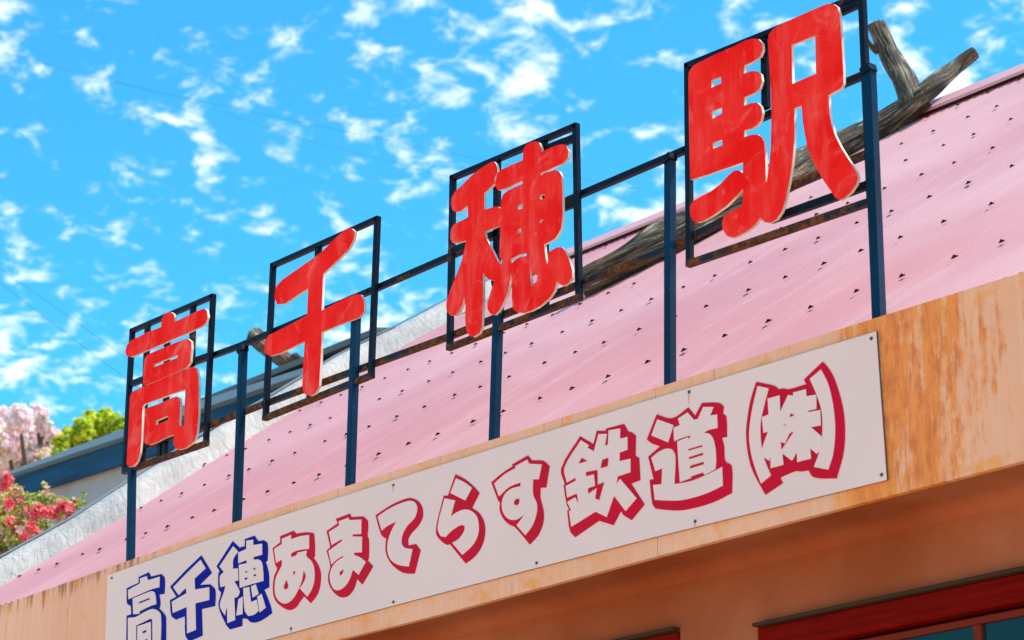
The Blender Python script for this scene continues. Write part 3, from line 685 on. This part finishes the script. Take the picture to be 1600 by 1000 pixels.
plate('character_fill', [smooth_poly(T_(1155, 560, 4.5427)(kx(q)), 50, 4) for q in
    ([(120, 205), (238, 172), (245, 330), (320, 170), (370, 175), (370, 145), (495, 112), (500, 182), (595, 165), (597, 305), (512, 325), (515, 337), (635, 315), (640, 465), (545, 485), (655, 580), (640, 690), (600, 745), (535, 690), (545, 790), (410, 825), (405, 730), (360, 812), (265, 740), (275, 850), (150, 885), (150, 780), (138, 812), (85, 775), (65, 710), (125, 525), (80, 540), (65, 385), (130, 360)],)],
    PYF - .0077, .0022, [M['panel']], kab)
for q in ([(345, 350), (380, 368), (335, 385)], [(370, 530), (255, 700), (250, 630), (290, 645), (335, 545)], [(270, 455), (290, 458), (296, 468)]):
    plate('character_gap', [T_(1155, 560, 4.5427)(kx(q))], PYF - .0099, .0021, [M['sign_red']], kab)
for q in ((1360.6, 528.6), (1376.6, 741.6), (837.6, 879.6), (1085.4, 814.3), (1076, 612), (614, 757.7), (614, 940.5), (174, 903), (454, 982)):
    c0 = at_y(*q, PYF - .004); bm = bmesh.new()
    lo = [bm.verts.new((c0.x + .0085 * math.cos(a), PYF + .001, c0.z + .0085 * math.sin(a))) for a in [2 * math.pi * i / 10 for i in range(10)]]
    hi = [bm.verts.new((c0.x + .006 * math.cos(a), PYF - .005, c0.z + .006 * math.sin(a))) for a in [2 * math.pi * i / 10 for i in range(10)]]
    for i in range(10): bm.faces.new((lo[i], lo[(i + 1) % 10], hi[(i + 1) % 10], hi[i]))
    bm.faces.new(hi); obj('screw', bm, M['screw'], panel)

M['stain'] = mat('rust_stain', (.62, .33, .16), .6)
for (px, py), ln in (((1076, 613), 20), ((1085.4, 816), 14), ((614, 759), 10), ((454, 983), 9)):
    plate('rust_run', [[(px - 1.1, py), (px + 1.0, py), (px + .7, py + ln * .5), (px + .2, py + ln), (px - .3, py + ln * .8), (px - .8, py + ln * .4)]], PYF - .001, .0012, [M['stain']], panel)

# ------------------------------------------------------------------ driftwood logs
def spline3(pts, n):
    out = []
    for i in range(len(pts) - 1):
        p0, p1, p2, p3 = (Vector(pts[max(0, i - 1)]), Vector(pts[i]), Vector(pts[i + 1]), Vector(pts[min(len(pts) - 1, i + 2)]))
        for k in range(n):
            t = k / n; out.append(.5 * ((2 * p1) + (p2 - p0) * t + (2 * p0 - 5 * p1 + 4 * p2 - p3) * t * t + (3 * p1 - p0 - 3 * p2 + p3) * t ** 3))
    out.append(Vector(pts[-1])); return out
def lerp_list(v, n):
    out = []
    for a, b in zip(v, v[1:]): out += [a + (b - a) * k / n for k in range(n)]
    return out + [v[-1]]
def limb(name, pts, rads, parent, seed, n=14, seg=48, bump=.30):
    bm = bmesh.new(); uvl = bm.loops.layers.uv.new('UVMap')
    tube(bm, spline3(pts, n), lerp_list(rads, n), seg, bump, seed, True, uvl)
    o = obj(name, bm, [M['wood'], M['wood_end']], parent)
    for p in o.data.polygons:
        if len(p.vertices) > 8: p.material_index = 1
    return o
log = thing('driftwood_log', 'weathered forked driftwood log lying up the pink roof and over its ridge', 'log')
YL = 5.75
main = [on_roof(906, 447, .10), on_roof(975, 413, .10), on_roof(1047, 375, .11), on_roof(1150, 320, .11), at_y(1250, 262, 4.8), at_y(1330, 219, 5.2), at_y(1390, 188, 5.42), at_y(1446, 150, 5.55)]
limb('trunk', main, [.090, .108, .122, .125, .120, .090, .086, .074], log, 3.0)
limb('branch', [at_y(1420, 168, 5.5), at_y(1462, 131, 5.7), at_y(1494, 104, YL + .2), at_y(1524, 81, YL + .3)], [.074, .066, .052, .040], log, 8.0)
limb('branch', [at_y(1426, 168, 5.5), at_y(1412, 125, 5.6), at_y(1388, 82, YL - .05), at_y(1368, 37, YL - .1)], [.088, .074, .066, .060], log, 13.0)
limb('branch', [at_y(1372, 80, YL - .1), at_y(1362, 72, YL - .16), at_y(1354, 60, YL - .22)], [.03, .022, .010], log, 17.0, 6, 12)
log2 = thing('driftwood_log', 'short driftwood stump jutting up left above the navy eave board', 'log')
limb('trunk', [at_y(486, 592, 5.9), at_y(460, 574, 5.9), at_y(430, 553, 5.85), at_y(396, 523, 5.8)], [.085, .082, .084, .078], log2, 21.0, 10, 32)
limb('branch', [at_y(452, 566, 5.9), at_y(462, 556, 5.86), at_y(480, 571, 5.8)], [.03, .034, .02], log2, 25.0, 6, 14)

# ------------------------------------------------------------------ neighbouring house on the left
YB = 5.25
nb = thing('neighbouring_house', 'grey rendered house with a navy blue eave board behind the white verge', 'house')
def strip(px_top, px_bot, y, depth):
    bm = bmesh.new(); prism(bm, [at_y(*q, y) for q in px_top] + [at_y(*q, y) for q in px_bot[::-1]], (0, depth, 0)); return bm
XE = 478
eb = strip([(-160, 806), (18, 740), (195, 681), (312, 639), (470, 585), (XE, 582)], [(-160, 838), (12, 779), (90, 757), (192, 724), (330, 686), (XE, 638)], YB, .05)
obj('eave_board', eb, M['navy'], nb)
gb = strip([(-160, 800), (12, 737), (195, 669), (312, 626), (470, 576), (XE, 573)], [(-160, 806), (18, 740.5), (195, 681.5), (312, 639.5), (470, 585.5), (XE, 582.5)], YB - .10, .16)
obj('gutter', gb, M['gutter'], nb)
zt = at_y(195, 675, YB).z
bm = bmesh.new(); box(bm, -27, -16.9, YB + .10, YB + 6, 0, zt - .05); obj('wall', bm, M['render'], nb)
bm = bmesh.new(); prism(bm, [Vector((-27.5, YB + .02, zt - .02)), Vector((-27.5, YB + .02, zt + .04)), Vector((-27.5, YB + 3.2, zt + .72)), Vector((-27.5, YB + 6.4, zt)), Vector((-27.5, YB + 6.4, zt - .06)), Vector((-27.5, YB + 3.2, zt + .64))], (10.7, 0, 0)); obj('roof', bm, M['slate'], nb)

# ------------------------------------------------------------------ plants
def crown(name, parent, blobs, count, size, mt, seed, shape='leaf', flat=.0):
    r = random.Random(seed); bm = bmesh.new(); cl_ = bm.loops.layers.float_color.new('tone')
    tot = sum(b[1] ** 2 for b in blobs)
    for c0, rad in blobs:
        for _ in range(int(count * rad ** 2 / tot)):
            d = Vector((r.gauss(0, 1), r.gauss(0, 1), r.gauss(0, 1))).normalized()
            rr_ = rad * (r.random() ** .45) * (1 + .35 * noise.noise(d * 2.5 + Vector(c0)))
            p = Vector(c0) + d * rr_
            tone = min(1, max(0, .5 + .45 * noise.noise(p * 1.6) + r.uniform(-.45, .45)))
            nrm = (d + Vector((r.uniform(-1, 1), r.uniform(-1, 1), r.uniform(-.3, 1.2)))).normalized()
            q = nrm.to_track_quat('Z', 'Y'); ang = r.uniform(0, 6.28); s = size * r.uniform(.6, 1.3)
            if shape == 'leaf': pr = [(-1, 0, 0), (-.3, .42, .12), (.45, .38, .12), (1, 0, -.1), (.45, -.38, .12), (-.3, -.42, .12)]
            else: pr = [(math.cos(a) * (1 if i % 2 else .62), math.sin(a) * (1 if i % 2 else .62), .25 if i % 2 else 0) for i, a in enumerate([2 * math.pi * i / 10 for i in range(10)])]
            vv_ = [bm.verts.new(p + q @ (Matrix.Rotation(ang, 3, 'Z') @ (Vector(k) * s))) for k in pr]
            f = bm.faces.new(vv_)
            for lp in f.loops: lp[cl_] = (tone, tone, tone, 1)
    me = bpy.data.meshes.new(name); bm.to_mesh(me); bm.free()
    return link(name, me, mt, parent)
def stems(parent, base, tips, r0):
    bm = bmesh.new()
    base = Vector(base); top = base.copy(); top.z = min(Vector(t).z for t in tips) * .75
    tube(bm, spline3([base, base.lerp(top, .5) + Vector((.1, .05, 0)), top], 5), lerp_list([r0, r0 * .8, r0 * .65], 5), 8)
    for t in tips:
        t = Vector(t); mid = top.lerp(t, .5) + Vector((RND.uniform(-.2, .2), RND.uniform(-.2, .2), .1))
        tube(bm, spline3([top, mid, t], 5), lerp_list([r0 * .5, r0 * .3, r0 * .08], 5), 6)
    return obj('trunk', bm, M['bark'], parent)
def blobs_px(lst, y, yj=.8):
    out = []
    for px, py, rpx in lst:
        yy = y + RND.uniform(-yj, yj); p = at_y(px, py, yy); d = campos(p)[2]; out.append((tuple(p), rpx * d / F))
    return out
bt = thing('blossom_tree', 'pale pink blossoming tree rising behind the navy eave board', 'tree')
b1 = blobs_px([(-30, 680, 40), (5, 660, 26), (30, 655, 22), (58, 648, 17), (12, 695, 30), (45, 690, 26), (75, 688, 22), (20, 725, 26), (60, 715, 20), (92, 700, 10), (70, 668, 12), (-60, 720, 50), (-20, 770, 40)], 9.5)
stems(bt, (-31.2, 9.5, 0), [b[0] for b in b1], .22)
crown('blossom', bt, b1, 11000, .048, M['blossom_pale'], 3, 'flower'); crown('leaves', bt, b1[4:], 900, .06, M['leaf_yellow'], 4)
yt = thing('leafy_tree', 'yellow-green leafy tree standing behind the navy eave board beside the blossom', 'tree')
b2 = blobs_px([(150, 668, 20), (170, 660, 18), (130, 670, 18), (112, 682, 18), (188, 664, 14), (150, 690, 22), (110, 700, 18), (185, 690, 18), (90, 712, 14), (140, 720, 26), (140, 650, 10), (165, 650, 12), (205, 672, 16), (215, 690, 16), (95, 690, 12)], 10.5)
stems(yt, (-30.6, 10.6, 0), [b[0] for b in b2], .2)
crown('leaves', yt, b2, 5200, .060, M['leaf_yellow'], 5)
fs = thing('flowering_shrub', 'tall shrub of red and pink flowers with green leaves beside the white verge', 'shrub')
b3 = blobs_px([(5, 800, 34), (-20, 830, 45), (40, 800, 28), (70, 790, 26), (95, 795, 20), (30, 835, 26), (60, 825, 22), (5, 850, 30), (118, 788, 10), (25, 780, 20), (-20, 770, 25), (-50, 850, 50), (15, 760, 9)], 2.2, .35)
b3b = blobs_px([(12, 745, 8), (10, 760, 7), (72, 770, 8), (128, 783, 7), (132, 772, 4), (70, 758, 5), (104, 780, 5)], 2.1, .1)
stems(fs, (-17.3, 2.2, 0), [b[0] for b in b3], .12)
crown('leaves', fs, b3 + b3b[3:], 4200, .028, M['leaf_green'], 6)
crown('blossom', fs, b3 + b3b[:3] , 760, .034, M['blossom_pink'], 7, 'flower')
rr2 = blobs_px([(12, 748, 9), (8, 760, 9), (60, 798, 10), (72, 800, 9), (85, 802, 8), (50, 822, 10), (100, 790, 7), (112, 792, 6), (18, 815, 9), (15, 785, 8), (38, 838, 6)], 1.75, .05)
crown('blossom', fs, rr2, 300, .032, M['blossom_red'], 8, 'flower')

# ------------------------------------------------------------------ overhead wires
wires = [([(-80, 62), (0, 80), (150, 121), (350, 166), (500, 197), (740, 247), (1000, 296)], 16, .0026, 'thin overhead cable, the upper long one crossing the sky'),
         ([(140, 119), (300, 160), (450, 210), (600, 250), (700, 276), (830, 306)], 17, .0022, 'thin overhead cable, the lower long one sagging towards the second-last red letter'),
         ([(-60, 376), (0, 420), (115, 500), (200, 562), (300, 634)], 13, .0038, 'short dark cable at the left edge, upper of the close pair'),
         ([(-60, 400), (0, 442), (80, 503), (195, 590), (290, 655)], 13, .0038, 'short dark cable at the left edge, lower of the close pair')]
for pts, y, r, lb in wires:
    bm = bmesh.new(); pp = [at_y(*q, y) for q in pts]; tube(bm, spline3(pp, 6), [r] * ((len(pp) - 1) * 6 + 1), 6)
    tag(obj('power_line', bm, M['wire'], None, True), lb, 'cable', 'overhead cables')
